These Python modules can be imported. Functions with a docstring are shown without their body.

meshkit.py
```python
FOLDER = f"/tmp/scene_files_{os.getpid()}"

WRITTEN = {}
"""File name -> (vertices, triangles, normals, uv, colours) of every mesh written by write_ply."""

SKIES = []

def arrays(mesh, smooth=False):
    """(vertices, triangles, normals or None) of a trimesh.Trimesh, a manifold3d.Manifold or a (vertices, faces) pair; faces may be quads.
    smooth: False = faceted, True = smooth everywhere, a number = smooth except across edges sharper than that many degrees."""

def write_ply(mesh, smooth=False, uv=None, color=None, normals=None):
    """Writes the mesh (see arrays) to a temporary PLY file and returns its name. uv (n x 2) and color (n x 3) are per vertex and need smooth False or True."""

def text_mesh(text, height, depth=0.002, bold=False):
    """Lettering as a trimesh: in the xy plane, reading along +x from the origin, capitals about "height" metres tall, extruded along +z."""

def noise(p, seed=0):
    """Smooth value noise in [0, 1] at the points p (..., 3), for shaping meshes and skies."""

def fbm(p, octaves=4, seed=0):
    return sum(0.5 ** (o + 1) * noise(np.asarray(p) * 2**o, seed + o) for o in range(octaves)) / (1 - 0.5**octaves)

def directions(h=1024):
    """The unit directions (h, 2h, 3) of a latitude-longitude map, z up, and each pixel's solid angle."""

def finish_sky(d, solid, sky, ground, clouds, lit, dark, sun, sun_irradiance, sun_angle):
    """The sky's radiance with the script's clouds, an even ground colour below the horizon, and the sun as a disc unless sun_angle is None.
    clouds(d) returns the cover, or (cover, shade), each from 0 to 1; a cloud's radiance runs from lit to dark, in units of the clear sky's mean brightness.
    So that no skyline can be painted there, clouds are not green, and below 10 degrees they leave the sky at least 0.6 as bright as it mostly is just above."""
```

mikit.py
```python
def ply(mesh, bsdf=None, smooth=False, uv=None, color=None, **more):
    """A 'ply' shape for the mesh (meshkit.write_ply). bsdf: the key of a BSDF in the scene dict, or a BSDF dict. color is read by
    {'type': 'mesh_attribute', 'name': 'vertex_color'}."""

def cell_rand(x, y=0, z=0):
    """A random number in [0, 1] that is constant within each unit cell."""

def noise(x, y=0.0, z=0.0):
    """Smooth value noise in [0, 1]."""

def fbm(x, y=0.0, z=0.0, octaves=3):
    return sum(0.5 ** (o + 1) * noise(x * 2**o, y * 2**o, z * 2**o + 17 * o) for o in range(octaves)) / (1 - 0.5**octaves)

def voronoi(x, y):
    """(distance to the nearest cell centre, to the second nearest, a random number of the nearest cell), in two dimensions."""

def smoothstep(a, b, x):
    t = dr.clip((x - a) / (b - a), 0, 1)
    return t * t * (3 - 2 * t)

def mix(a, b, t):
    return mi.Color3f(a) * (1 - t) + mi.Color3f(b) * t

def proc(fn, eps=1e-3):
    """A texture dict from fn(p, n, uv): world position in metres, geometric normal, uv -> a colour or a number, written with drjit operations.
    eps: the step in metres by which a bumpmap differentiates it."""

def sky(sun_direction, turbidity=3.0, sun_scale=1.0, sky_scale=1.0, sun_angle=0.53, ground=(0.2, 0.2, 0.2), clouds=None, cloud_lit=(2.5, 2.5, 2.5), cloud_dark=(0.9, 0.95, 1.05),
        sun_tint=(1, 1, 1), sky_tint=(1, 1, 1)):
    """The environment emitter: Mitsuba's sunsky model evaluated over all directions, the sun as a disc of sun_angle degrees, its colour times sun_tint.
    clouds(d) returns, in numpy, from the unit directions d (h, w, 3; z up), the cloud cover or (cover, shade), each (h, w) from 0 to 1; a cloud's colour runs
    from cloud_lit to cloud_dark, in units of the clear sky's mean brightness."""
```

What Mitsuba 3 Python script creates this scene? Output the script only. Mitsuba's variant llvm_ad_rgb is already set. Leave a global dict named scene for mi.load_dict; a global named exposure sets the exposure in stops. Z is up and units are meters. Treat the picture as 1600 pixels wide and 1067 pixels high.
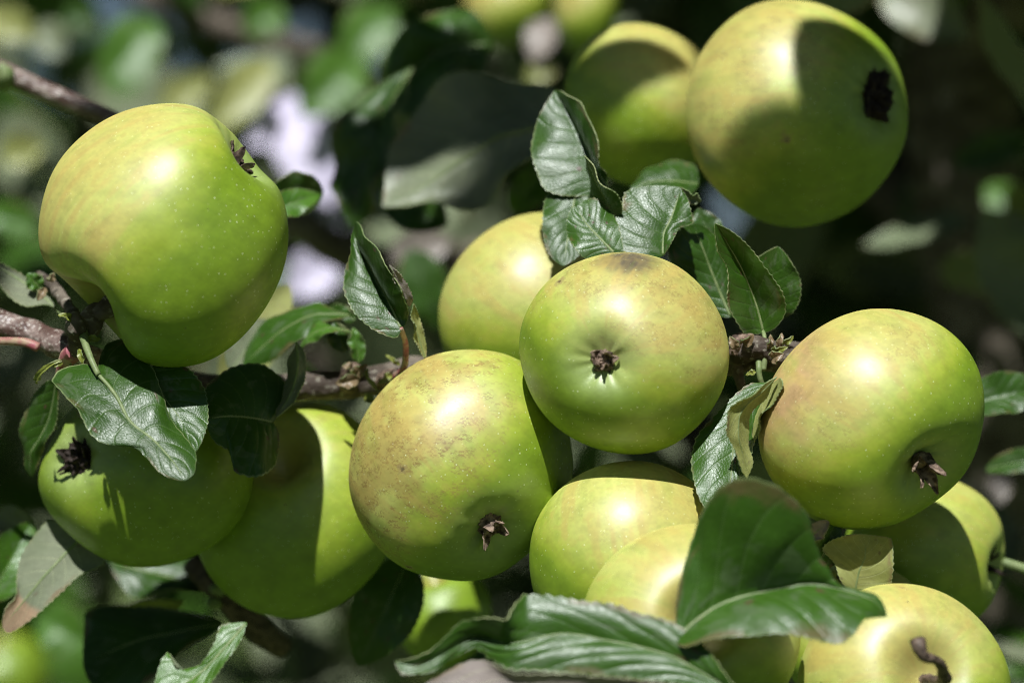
import math, random
import numpy as np, trimesh, mitsuba as mi, drjit as dr
from scipy.interpolate import PchipInterpolator
import mikit, meshkit
from mikit import noise, fbm, smoothstep, mix, proc, cell_rand, voronoi

scene, labels = {}, {}
rng = np.random.default_rng(7)

# ------------------------------------------------------------------ camera, light, exposure
D, ZC, S = 1.5, 1.6, 0.34 / 1600          # focus distance, camera height, metres per photo pixel at the focus distance
scene['camera'] = {
    'type': 'thinlens', 'fov': math.degrees(2 * math.atan(0.17 / D)), 'fov_axis': 'x',
    'aperture_radius': 0.014, 'focus_distance': D - 0.012, 'near_clip': 0.05, 'far_clip': 500.0,
    'to_world': mi.ScalarTransform4f().look_at(origin=[0, -D, ZC], target=[0, 0, ZC], up=[0, 0, 1]),
}
SUN = np.array([-0.09, -0.60, 0.79]); SUN /= np.linalg.norm(SUN)
scene['sky'] = mikit.sky(SUN.tolist(), turbidity=3.0, sky_scale=0.23, sun_tint=(0.81, 1.0, 1.30), ground=(0.06, 0.065, 0.035))
exposure = 2.1


def P(px, py, d=0.0):
    """the world point that stands d centimetres behind the plane of focus, at photo pixel (px, py)"""
    y = d * 0.01
    f = (D + y) / D
    return np.array([(px - 800) * S * f, y, ZC + (533.5 - py) * S * f])


def unit(v):
    v = np.asarray(v, float)
    return v / (np.linalg.norm(v, axis=-1, keepdims=True) + 1e-12)


def key_for(name):
    if name not in scene and name not in labels:
        return name
    i = 1
    while f'{name}_{i:03d}' in scene or f'{name}_{i:03d}' in labels:
        i += 1
    return f'{name}_{i:03d}'


# ------------------------------------------------------------------ materials
def rgb(*c):
    return {'type': 'rgb', 'value': list(c)}


def c3(a):
    return mi.Color3f(*a)


def apple_color(p, n, uv):
    i = mi.UInt32(dr.clip(dr.floor(uv.x * 0.5), 0, 40))
    T = mi.Float(np.array((APPLE_TABLE + [[0] * 10] * 41)[:41], np.float32).ravel())
    g_ = lambda k: dr.gather(mi.Float, T, i * 10 + k)
    q = mi.Vector3f(p.x - g_(0), p.y - g_(1), p.z - g_(2))
    q = dr.normalize(q)
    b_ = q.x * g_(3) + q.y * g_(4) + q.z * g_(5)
    russ, pink = g_(7), g_(8)
    s = 60.0
    soft = fbm(q.x * 1.7 + 5.1 * g_(9), q.y * 1.7, q.z * 1.7 + 3.3 * g_(9), 3)
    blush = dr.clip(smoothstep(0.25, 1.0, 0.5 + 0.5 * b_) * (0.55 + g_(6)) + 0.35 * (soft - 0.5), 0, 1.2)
    big = fbm(p.x * s, p.y * s, p.z * s, 3)
    fine = fbm(p.x * 900, p.y * 900, p.z * 900, 2)
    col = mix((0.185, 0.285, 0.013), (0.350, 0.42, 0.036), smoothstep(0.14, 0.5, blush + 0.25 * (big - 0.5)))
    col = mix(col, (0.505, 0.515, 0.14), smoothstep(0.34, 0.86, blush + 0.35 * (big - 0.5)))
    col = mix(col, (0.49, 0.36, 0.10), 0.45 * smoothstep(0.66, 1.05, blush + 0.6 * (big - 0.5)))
    col = mix(col, (0.50, 0.25, 0.17), pink * 0.8 * smoothstep(0.58, 0.84, b_ * 0.5 + 0.5 + 0.5 * (soft - 0.5) - 0.06) * smoothstep(0.3, 0.75, -q.x) * smoothstep(0.2, 0.5, big))
    # russet: fine brown netting in patches
    rp = fbm(p.x * 95 + 7, p.y * 95, p.z * 95, 3)
    fleck = smoothstep(0.40, 0.66, fbm(p.x * 1500, p.y * 1500, p.z * 1500, 3)) * smoothstep(0.36, 0.64, fbm(p.x * 380, p.y * 380 + 3, p.z * 380, 3))
    netm = fleck * smoothstep(0.46, 0.62, rp + 0.05 * russ) * smoothstep(-0.15, 0.6, b_)
    col = mix(col, (0.25, 0.155, 0.05), dr.clip(netm * (0.16 + 0.26 * russ), 0, 0.9))
    haze = smoothstep(0.5, 0.72, rp + 0.05 * russ)
    col = mix(col, (0.36, 0.25, 0.07), haze * 0.20 * russ * smoothstep(-0.1, 0.7, b_))
    for c0, r0 in DARK_BLOTCHES:
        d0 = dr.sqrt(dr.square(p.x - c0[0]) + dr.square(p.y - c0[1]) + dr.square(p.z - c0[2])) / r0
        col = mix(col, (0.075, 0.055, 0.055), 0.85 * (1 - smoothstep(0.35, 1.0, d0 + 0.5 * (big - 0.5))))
    mot = fbm(p.x * 230 + 3, p.y * 230, p.z * 230, 3)
    ang = uv.x * (np.pi / 0.98)
    cx, cy = dr.cos(2 * ang), dr.sin(2 * ang)
    streak = fbm(cx * 9 + g_(9), cy * 9, uv.y * 5, 3)
    col = mix(col, (0.49, 0.36, 0.10), 0.5 * smoothstep(0.50, 0.72, streak) * smoothstep(0.25, 0.8, blush))
    col = mix(col, (0.20, 0.33, 0.03), 0.18 * smoothstep(0.52, 0.74, 1 - streak) * smoothstep(0.15, 0.5, blush))
    col = mix(col, (0.36, 0.27, 0.07), 0.35 * smoothstep(0.56, 0.74, mot) * smoothstep(0.35, 0.9, blush + 0.2))
    col = col * (0.77 + 0.46 * mot)
    # scab: a few brown corky marks
    g = 62.0
    q2 = [p.x * g + 0.7, p.y * g + 0.2, p.z * g]
    i = [dr.floor(v) for v in q2]
    d2 = mi.Float(0)
    for a in range(3):
        d2 += dr.square(q2[a] - i[a] - 0.3 - 0.4 * cell_rand(i[0], i[1] + 31 * a, i[2] + 8))
    sd = dr.sqrt(d2) + 0.22 * (fbm(p.x * 800, p.y * 800, p.z * 800, 3) - 0.5)
    sc_on = smoothstep(0.86, 0.88, cell_rand(i[0] + 2, i[1], i[2] + 6))
    col = mix(col, (0.34, 0.25, 0.10), sc_on * 0.7 * (1 - smoothstep(0.08, 0.16, sd)))
    col = mix(col, (0.10, 0.07, 0.035), sc_on * 0.8 * (1 - smoothstep(0.02, 0.07, sd)))
    # lenticels: pale dots
    g = 580.0
    q = [p.x * g, p.y * g, p.z * g]
    i = [dr.floor(v) for v in q]
    d2 = mi.Float(0)
    for a in range(3):
        d2 += dr.square(q[a] - i[a] - 0.25 - 0.5 * cell_rand(i[0], i[1] + 31 * a, i[2]))
    on = cell_rand(i[0] + 5, i[1], i[2] + 9)
    dots = (1 - smoothstep(0.09, 0.21, dr.sqrt(d2))) * smoothstep(0.25, 0.9, on) * (0.45 + 0.55 * smoothstep(0.2, 0.7, uv.y))
    col = mix(col, (0.74, 0.76, 0.46), dots * 0.62)
    # small dark specks
    g = 150.0
    q = [p.x * g + 0.3, p.y * g, p.z * g]
    i = [dr.floor(v) for v in q]
    d2 = mi.Float(0)
    for a in range(3):
        d2 += dr.square(q[a] - i[a] - 0.25 - 0.5 * cell_rand(i[0], i[1] + 31 * a, i[2] + 3))
    sp = (1 - smoothstep(0.03, 0.09, dr.sqrt(d2))) * smoothstep(0.90, 0.92, cell_rand(i[0] + 5, i[1], i[2] + 4))
    col = mix(col, (0.10, 0.07, 0.03), sp * 0.6)
    # paler, greyer skin in the eye basin (uv.y runs from the stalk 0 to the eye 1)
    col = mix(col, (0.34, 0.40, 0.17), 0.6 * smoothstep(0.80, 0.97, uv.y))
    col = mix(col, (0.33, 0.24, 0.08), 0.6 * (1 - smoothstep(0.03, 0.16, uv.y + 0.05 * (big - 0.5))))
    return col * (0.93 + 0.14 * fine)


def apple_rough(p, n, uv):
    return 0.40 + 0.14 * fbm(p.x * 160, p.y * 160, p.z * 160, 3)


def apple_bump(p, n, uv):
    return 0.000025 * fbm(p.x * 1500, p.y * 1500, p.z * 1500, 2) + 0.00015 * fbm(p.x * 140, p.y * 140, p.z * 140, 2)


def leaf_parts(uv):
    side = dr.floor(uv.x * 0.5)
    u = uv.x - 2 * side
    k = dr.floor((uv.y + 2) * 0.25)
    v = uv.y - 4 * k
    cls = dr.floor(k / 16)
    r = cell_rand(k, 3, 1)
    return side, u, v, k, cls, r


NV = 8.0


def vein_field(u, v):
    """distance (in vein spacings) to the nearest side vein"""
    t = u * NV - dr.abs(v) * 2.0 + 0.25 * dr.select(v > 0, 1.0, 0.0)
    return dr.abs(t - dr.floor(t) - 0.5)


def leaf_color(p, n, uv):
    side, u, v, k, cls, r = leaf_parts(uv)
    f1 = fbm(p.x * 140, p.y * 140, p.z * 140, 3)
    f2 = fbm(p.x * 900, p.y * 900, p.z * 900, 2)
    top = mix((0.017, 0.046, 0.0045), (0.042, 0.108, 0.009), dr.clip(0.55 * f1 + 0.45 * r, 0, 1))
    und = mix((0.12, 0.16, 0.08), (0.20, 0.21, 0.14), dr.clip(f1 * 0.7 + 0.4 * r, 0, 1))
    is1 = dr.select(dr.abs(cls - 1) < 0.5, 1.0, 0.0)     # yellow-green; also stands in for light through a blade
    is2 = dr.select(dr.abs(cls - 2) < 0.5, 1.0, 0.0)     # dry brown
    is3 = dr.select(dr.abs(cls - 3) < 0.5, 1.0, 0.0)     # fresh green
    is4 = dr.select(dr.abs(cls - 4) < 0.5, 1.0, 0.0)     # pale lilac-white on both faces
    is5 = dr.select(dr.abs(cls - 5) < 0.5, 1.0, 0.0)     # browned tip
    is6 = dr.select(dr.abs(cls - 6) < 0.5, 1.0, 0.0)     # browned pinkish-grey back
    top = mix(top, mix((0.17, 0.21, 0.03), (0.24, 0.25, 0.05), f1), is1)
    und = mix(und, mix((0.21, 0.235, 0.06), (0.29, 0.29, 0.10), f1), is1)
    top = mix(top, mix((0.16, 0.10, 0.05), (0.28, 0.20, 0.12), f1), is2)
    und = mix(und, mix((0.20, 0.14, 0.09), (0.34, 0.27, 0.19), f1), is2)
    top = mix(top, mix((0.040, 0.11, 0.010), (0.075, 0.17, 0.016), f1), is3)
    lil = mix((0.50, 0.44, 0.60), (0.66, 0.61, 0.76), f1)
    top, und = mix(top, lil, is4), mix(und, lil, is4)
    und = mix(und, mix((0.17, 0.14, 0.12), (0.30, 0.25, 0.23), f1), is6)
    tipm = is5 * smoothstep(0.70, 0.78, u + 0.12 * (f1 - 0.5))
    top, und = mix(top, (0.26, 0.15, 0.08), tipm), mix(und, mix((0.22, 0.13, 0.09), (0.42, 0.29, 0.18), f1), tipm)
    plain = 1 - is4
    vd = vein_field(u, v)
    vm = (1 - smoothstep(0.015, 0.05, vd)) * (1 - 0.6 * dr.abs(v)) * plain
    a, b, _ = voronoi(u * 44 + k * 3, v * 15)
    ret = (1 - smoothstep(0.02, 0.12, b - a)) * plain
    top = mix(top, (0.11, 0.17, 0.06), vm * 0.42 + ret * 0.10)
    und = mix(und, (0.36, 0.38, 0.22), vm * 0.5)
    und = mix(und, und * 0.8, ret * 0.5)
    # brown-purple blemishes, a few per leaf
    a, b, w = voronoi(u * 6 + k * 7, v * 2.5 + k)
    spot = (1 - smoothstep(0.06, 0.16, a + 0.12 * (f2 - 0.5))) * dr.select(w > 0.82, 1.0, 0.0) * plain
    top = mix(top, (0.085, 0.045, 0.03), spot * 0.85)
    top = mix(top, (0.12, 0.15, 0.09), 0.35 * smoothstep(0.60, 0.75, fbm(u * 9 + k, v * 5, k * 2.0, 3)) * plain)
    und = mix(und, (0.14, 0.09, 0.06), spot * 0.6)
    worn = smoothstep(0.80, 0.98, dr.abs(v) + 0.35 * (f1 - 0.5)) * smoothstep(0.56, 0.70, fbm(u * 7 + k * 5, v * 3, k * 1.0, 3)) * plain
    top, und = mix(top, (0.13, 0.085, 0.04), worn * 0.75), mix(und, (0.19, 0.13, 0.07), worn * 0.75)
    col = dr.select(side < 0.5, top, und)
    rim = mix((0.14, 0.19, 0.07), (0.30, 0.33, 0.16), smoothstep(0.35, 0.65, f1))
    col = mix(col, rim, dr.select(side > 1.5, 1.0, 0.6 * smoothstep(0.965, 0.99, dr.abs(v))) * plain * (1 - is6 * 0.5))
    return col * (0.86 + 0.28 * f2)


def leaf_rough(p, n, uv):
    side, u, v, k, cls, r = leaf_parts(uv)
    return dr.select(side < 0.5, 0.27 + 0.20 * fbm(p.x * 300, p.y * 300, p.z * 300, 2), 0.8)


def leaf_bump(p, n, uv):
    side, u, v, k, cls, r = leaf_parts(uv)
    a, b, _ = voronoi(u * 44 + k * 3, v * 15)
    vd = vein_field(u, v)
    return 0.00005 * smoothstep(0.0, 0.25, b - a) + 0.00009 * smoothstep(0.0, 0.09, vd) + 0.00004 * fbm(p.x * 700, p.y * 700, p.z * 700, 2)


def bark_color(p, n, uv):
    f1 = fbm(p.x * 130, p.y * 130, p.z * 130, 3)
    f2 = fbm(p.x * 700, p.y * 700, p.z * 700, 3)
    c = mix((0.06, 0.043, 0.032), (0.17, 0.14, 0.11), smoothstep(0.3, 0.7, f1))
    c = mix(c, (0.26, 0.24, 0.19), smoothstep(0.62, 0.72, f2) * 0.7)
    return c * (0.7 + 0.6 * f2)


def twig_color(p, n, uv):
    f1 = fbm(p.x * 160, p.y * 160, p.z * 160, 3)
    f2 = fbm(p.x * 1100, p.y * 1100, p.z * 1100, 2)
    c = mix((0.10, 0.055, 0.045), (0.27, 0.20, 0.175), smoothstep(0.3, 0.7, f1))
    c = mix(c, (0.42, 0.38, 0.33), 0.7 * smoothstep(0.62, 0.72, f2))
    return c * (0.65 + 0.7 * f2)


def bark_bump(p, n, uv):
    return 0.0011 * fbm(p.x * 420, p.y * 420, p.z * 420, 3)


def dry_color(p, n, uv):
    f1 = fbm(p.x * 600, p.y * 600, p.z * 600, 3)
    return mix((0.055, 0.034, 0.025), (0.30, 0.21, 0.155), smoothstep(0.25, 0.75, f1))


def rot_color(p, n, uv):
    f1 = fbm(p.x * 700, p.y * 700, p.z * 700, 3)
    return mix((0.010, 0.007, 0.006), (0.045, 0.028, 0.02), f1)


def rib_color(p, n, uv):
    f1 = fbm(p.x * 500, p.y * 500, p.z * 500, 2)
    return mix((0.11, 0.17, 0.05), (0.26, 0.30, 0.14), f1)


def pink_color(p, n, uv):
    f1 = fbm(p.x * 400, p.y * 400, p.z * 400, 3)
    return mix((0.36, 0.10, 0.12), (0.42, 0.30, 0.20), smoothstep(0.35, 0.7, f1))


def ground_color(p, n, uv):
    f = fbm(p.x * 6, p.y * 6, 0.0, 4)
    return mix((0.05, 0.09, 0.02), (0.10, 0.12, 0.04), f)


def principled(color, rough, spec=0.5, **kw):
    return {'type': 'principled', 'base_color': color, 'roughness': rough, 'specular': spec, **kw}


def bumped(inner, fn, eps, scale=1.0):
    return {'type': 'bumpmap', 'arbitrary': proc(fn, eps), 'scale': scale, 'nested': inner}


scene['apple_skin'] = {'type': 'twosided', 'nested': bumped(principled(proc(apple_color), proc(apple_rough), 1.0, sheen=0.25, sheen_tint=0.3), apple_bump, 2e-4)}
scene['leaf_skin'] = {'type': 'twosided', 'nested': bumped(principled(proc(leaf_color), proc(leaf_rough), 0.42), leaf_bump, 2e-4)}
scene['leaf_far'] = {'type': 'twosided', 'nested': principled(proc(leaf_color), 0.45, 0.45)}
scene['bark'] = {'type': 'twosided', 'nested': bumped(principled(proc(bark_color), 0.75, 0.3), bark_bump, 2e-4)}
scene['twig_bark'] = {'type': 'twosided', 'nested': bumped(principled(proc(twig_color), 0.40, 0.6), bark_bump, 2e-4, 0.8)}
scene['dry'] = {'type': 'twosided', 'nested': principled(proc(dry_color), 0.7, 0.3)}
scene['dark_dry'] = {'type': 'twosided', 'nested': bumped(principled(proc(lambda p, n, uv: dry_color(p, n, uv) * 0.5), 0.6, 0.4), bark_bump, 2e-4, 0.7)}
scene['rot'] = {'type': 'twosided', 'nested': principled(proc(rot_color), 0.7, 0.3)}
scene['rib'] = {'type': 'twosided', 'nested': principled(proc(rib_color), 0.5, 0.4)}
scene['pink'] = {'type': 'twosided', 'nested': principled(proc(pink_color), 0.5, 0.4)}
scene['soil'] = {'type': 'twosided', 'nested': principled(proc(ground_color), 0.95, 0.1)}

# ------------------------------------------------------------------ mesh helpers


def spline(pts, n):
    pts = np.asarray(pts, float)
    seg = np.linalg.norm(np.diff(pts, axis=0), axis=1)
    t = np.concatenate([[0], np.cumsum(np.maximum(seg, 1e-9))])
    return PchipInterpolator(t / t[-1], pts)(np.linspace(0, 1, n))


def tube_mesh(pts, radii, n=24, sides=10, rough=0.0, seed=0, knots=None):
    c = spline(pts, n)
    r = PchipInterpolator(np.linspace(0, 1, len(radii)), radii)(np.linspace(0, 1, n))
    t = unit(np.gradient(c, axis=0))
    a = np.zeros_like(t)
    a[0] = unit(np.cross(t[0], [0.3, 0.9, 0.2] if abs(t[0][1]) < 0.8 else [1, 0, 0]))
    for i in range(1, n):
        a[i] = unit(a[i - 1] - t[i] * np.dot(a[i - 1], t[i]))
    b = np.cross(t, a)
    ang = np.arange(sides) * 2 * np.pi / sides
    dirs = np.cos(ang)[None, :, None] * a[:, None] + np.sin(ang)[None, :, None] * b[:, None]
    rr = np.repeat(r[:, None], sides, 1)
    if knots is not None:
        for u0, w, amp in knots:
            rr = rr * (1 + amp * np.exp(-((np.linspace(0, 1, n) - u0) / w) ** 2))[:, None]
    v = c[:, None] + dirs * rr[..., None]
    if rough:
        nz = meshkit.fbm(v.reshape(-1, 3) / (np.mean(r) * 1.6), 3, seed).reshape(n, sides) - 0.5
        v = v + dirs * (rr * nz * 2 * rough)[..., None]
    i, j = np.meshgrid(np.arange(n - 1), np.arange(sides), indexing='ij')
    q = np.stack([i * sides + j, i * sides + (j + 1) % sides, (i + 1) * sides + (j + 1) % sides, (i + 1) * sides + j], -1).reshape(-1, 4)
    f = np.vstack([q[:, [0, 1, 2]], q[:, [0, 2, 3]]])
    v = v.reshape(-1, 3)
    k = len(v)
    v = np.vstack([v, c[0] - t[0] * r[0] * 0.4, c[-1] + t[-1] * r[-1] * 0.4])
    jj = np.arange(sides)
    f = np.vstack([f, np.stack([np.full(sides, k), (jj + 1) % sides, jj], 1),
                   np.stack([np.full(sides, k + 1), (n - 1) * sides + jj, (n - 1) * sides + (jj + 1) % sides], 1)])
    return trimesh.Trimesh(v, f, process=False)


def sheet_solid(pos, uu, vv, k, th, side_flip=False):
    """a closed thin body over a grid of points: upper face, under face and rim, with the leaf's uv code"""
    nu, nv = pos.shape[:2]
    du, dv = np.gradient(pos, axis=0), np.gradient(pos, axis=1)
    n = unit(np.cross(du, dv))
    up = pos + n * (th / 2)
    dn = pos - n * (th / 2)
    idx = np.arange(nu * nv).reshape(nu, nv)
    q = np.stack([idx[:-1, :-1], idx[1:, :-1], idx[1:, 1:], idx[:-1, 1:]], -1).reshape(-1, 4)
    N = nu * nv
    V = [up.reshape(-1, 3), dn.reshape(-1, 3)]
    s0, s1 = (2.0, 0.0) if side_flip else (0.0, 2.0)
    UV = [np.stack([uu + s0, vv + 4 * k], -1).reshape(-1, 2), np.stack([uu + s1, vv + 4 * k], -1).reshape(-1, 2)]
    F = [q, q[:, ::-1] + N]
    loop = np.concatenate([idx[:, 0], idx[-1, 1:-1], idx[::-1, -1], idx[0, 1:-1][::-1]])
    L = len(loop)
    V += [up.reshape(-1, 3)[loop], dn.reshape(-1, 3)[loop]]
    ru = np.clip(uu.reshape(-1)[loop], 0, 1) + 4.0
    rv = vv.reshape(-1)[loop] + 4 * k
    UV += [np.stack([ru, rv], -1)] * 2
    a = np.arange(L)
    b = (a + 1) % L
    F.append(np.stack([2 * N + a, 2 * N + L + a, 2 * N + L + b, 2 * N + b], 1))
    F = np.vstack(F)
    F = np.vstack([F[:, [0, 1, 2]], F[:, [0, 2, 3]]])
    return np.vstack(V), F, np.vstack(UV)


def decorate(mid, left, right, nu, nh, serr, teeth, pucker, bulge, wave, seed, facing, th, k):
    """the blade between a midrib curve and its two edge curves"""
    r = np.random.default_rng(seed)
    u = np.linspace(0, 1, nu)
    v = np.concatenate([-np.linspace(1, 0, nh + 1), np.linspace(0, 1, nh + 1)[1:]])
    nv = len(v)
    pos = np.zeros((nu, nv, 3))
    w = np.abs(v)
    for j in range(nv):
        e = left if v[j] < 0 else right
        pos[:, j] = mid * (1 - w[j]) + e * w[j]
    taper = np.sin(np.pi * np.clip(u, 0, 1)) ** 0.5
    wid = np.maximum(np.linalg.norm(left - mid, axis=1), np.linalg.norm(right - mid, axis=1))
    if serr:
        for j, e in ((0, left), (nv - 1, right)):
            out = unit(e - mid)
            ph = (u * teeth + 0.13 * np.sin(u * 23 + seed)) % 1.0
            tooth = np.where(ph < 0.75, ph / 0.75, (1 - ph) / 0.25)
            pos[:, j] += out * (serr * tooth * taper * (0.7 + 0.6 * r.random(nu)))[:, None]
    du, dv = np.gradient(pos, axis=0), np.gradient(pos, axis=1)
    n = unit(np.cross(du, dv))
    flip = (n[nu // 4: 3 * nu // 4, : nh][..., 1].mean() + n[nu // 4: 3 * nu // 4, nh + 1:][..., 1].mean()) > 0
    if flip:
        n = -n
    s = -1.0 if facing == 'under' else 1.0          # displacement is described for the upper side
    U, W = np.meshgrid(u, v, indexing='ij')
    t = U * NV - np.abs(W) * 2.0 + np.where(W > 0, 0.25, 0)
    vd = np.abs(t - np.floor(t) - 0.5)
    lumps = (1 - np.exp(-(vd / 0.16) ** 2)) * np.sin(np.pi * np.clip(np.abs(W), 0, 1) ** 0.8) * taper[:, None]
    ph1, ph2 = r.random() * 6.28, r.random() * 6.28
    wv = wave * np.abs(W) ** 2 * (np.sin(U * 11 + ph1 + (W > 0) * 2.1) * 0.6 + np.sin(U * 19 + ph2 + (W > 0)) * 0.4) * taper[:, None]
    bl = bulge * np.sin(np.pi * np.abs(W)) * taper[:, None] * wid[:, None]
    lumps = lumps * (0.25 + 1.3 * meshkit.noise(pos / 0.009, seed + 5))
    soft = (meshkit.fbm(pos / 0.016, 2, seed) - 0.5) * 0.0022 * taper[:, None]
    pos = pos + n * (s * (0.30 * pucker * lumps + bl) + wv + soft)[..., None]
    # orientation of the grid decides which face is 'upper': make the camera-facing one what 'facing' says
    grid_up_to_camera = not flip
    side_flip = (facing == 'top') != grid_up_to_camera
    return sheet_solid(pos, U, W, k, th, side_flip), pos


class Mesh:
    pass


def as_shape(vfu, bsdf, **kw):
    v, f, uv = vfu
    return mikit.ply(trimesh.Trimesh(v, f, process=False), bsdf, smooth=True, uv=uv, **kw)


KCOUNT = {}


def tone(cls):
    KCOUNT[cls] = (KCOUNT.get(cls, -1) + 1) % 16
    return cls * 16 + KCOUNT[cls]


GREEN, YELLOW, BROWN, FRESH, LILAC, TIP, BACK = range(7)
LEAFSEED = [100]


def fleaf(holder, mid, left, right, facing='top', cls=GREEN, petiole=None, serr=0.0006, teeth=22, pucker=0.0007, bulge=0.06, wave=0.0012,
          plane=None, nu=96, nh=9, rib=0.00055, label=None, th=0.00035, name='leaf', bsdf='leaf_skin', pet_bsdf='rib', pet_r=0.0008):
    """a leaf given by its midrib (base to tip) and its two edges, points (px, py, depth in cm)"""
    LEAFSEED[0] += 1
    seed = LEAFSEED[0]
    if plane:      # depths given as offsets from a plane that leans back as the leaf does: (depth, px, py) of a point in it
        on = lambda q: (q[0], q[1], plane[0] + 0.49 * (plane[2] - q[1]) / 47 - 0.056 * (q[0] - plane[1]) / 47 + (q[2] if len(q) > 2 else 0.0))
        mid, left, right = [on(q) for q in mid], [on(q) for q in left], [on(q) for q in right]
    M = np.array([P(*q) for q in mid])
    Lp = np.array([M[0]] + [P(*q) for q in left] + [M[-1]])
    Rp = np.array([M[0]] + [P(*q) for q in right] + [M[-1]])
    m, l, r = spline(M, nu), spline(Lp, nu), spline(Rp, nu)
    vfu, pos = decorate(m, l, r, nu, nh, serr, teeth, pucker, bulge, wave, seed, facing, th, tone(cls))
    key = key_for(f'{holder}__{name}')
    scene[key] = as_shape(vfu, bsdf)
    if label:
        labels[key] = {'label': label}
    if rib:
        c = pos[:, nh]
        scene[key + '__midrib'] = mikit.ply(tube_mesh(c[2:-3:3], [rib, rib * 0.8, rib * 0.25], n=40, sides=8), 'rib', smooth=True)
    if petiole:
        pts = [P(*q) for q in petiole] + [pos[1, nh]]
        scene[key + '__petiole'] = mikit.ply(tube_mesh(pts, [pet_r * 1.5, pet_r, pet_r * 0.85], n=24, sides=8, rough=0.12, seed=seed), pet_bsdf, smooth=True)
    return key


def blade_curves(base, tip, width, roll=0.0, fold=20.0, curl=0.1, sag=0.0, n=24, view=None, p1=0.62, p2=0.8):
    """curves of a leaf from its two end points (world), its width, its roll about its own axis and its fold"""
    base, tip = np.asarray(base, float), np.asarray(tip, float)
    a = tip - base
    L = np.linalg.norm(a)
    a = a / L
    c = np.array([0, -1.0, 0]) if view is None else unit(view)
    n0 = c - a * np.dot(a, c)
    if np.linalg.norm(n0) < 1e-3:
        n0 = np.cross(a, [1, 0, 0])
    n0 = unit(n0)
    b0 = np.cross(a, n0)
    q = math.radians(roll)
    nn = n0 * math.cos(q) + b0 * math.sin(q)
    b = np.cross(a, nn)
    u = np.linspace(0, 1, n)
    w = u ** p1 * (1 - u) ** p2
    w = w / w.max() * width / 2
    m = base + a * (L * u)[:, None] + nn * (curl * L * (4 * u * (1 - u)))[:, None] + np.array([0, 0, -1.0]) * (sag * L * u ** 2)[:, None]
    fo = math.radians(fold)
    l = m + (-b * math.cos(fo) + nn * math.sin(fo)) * w[:, None]
    r = m + (b * math.cos(fo) + nn * math.sin(fo)) * w[:, None]
    return m, l, r


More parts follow.
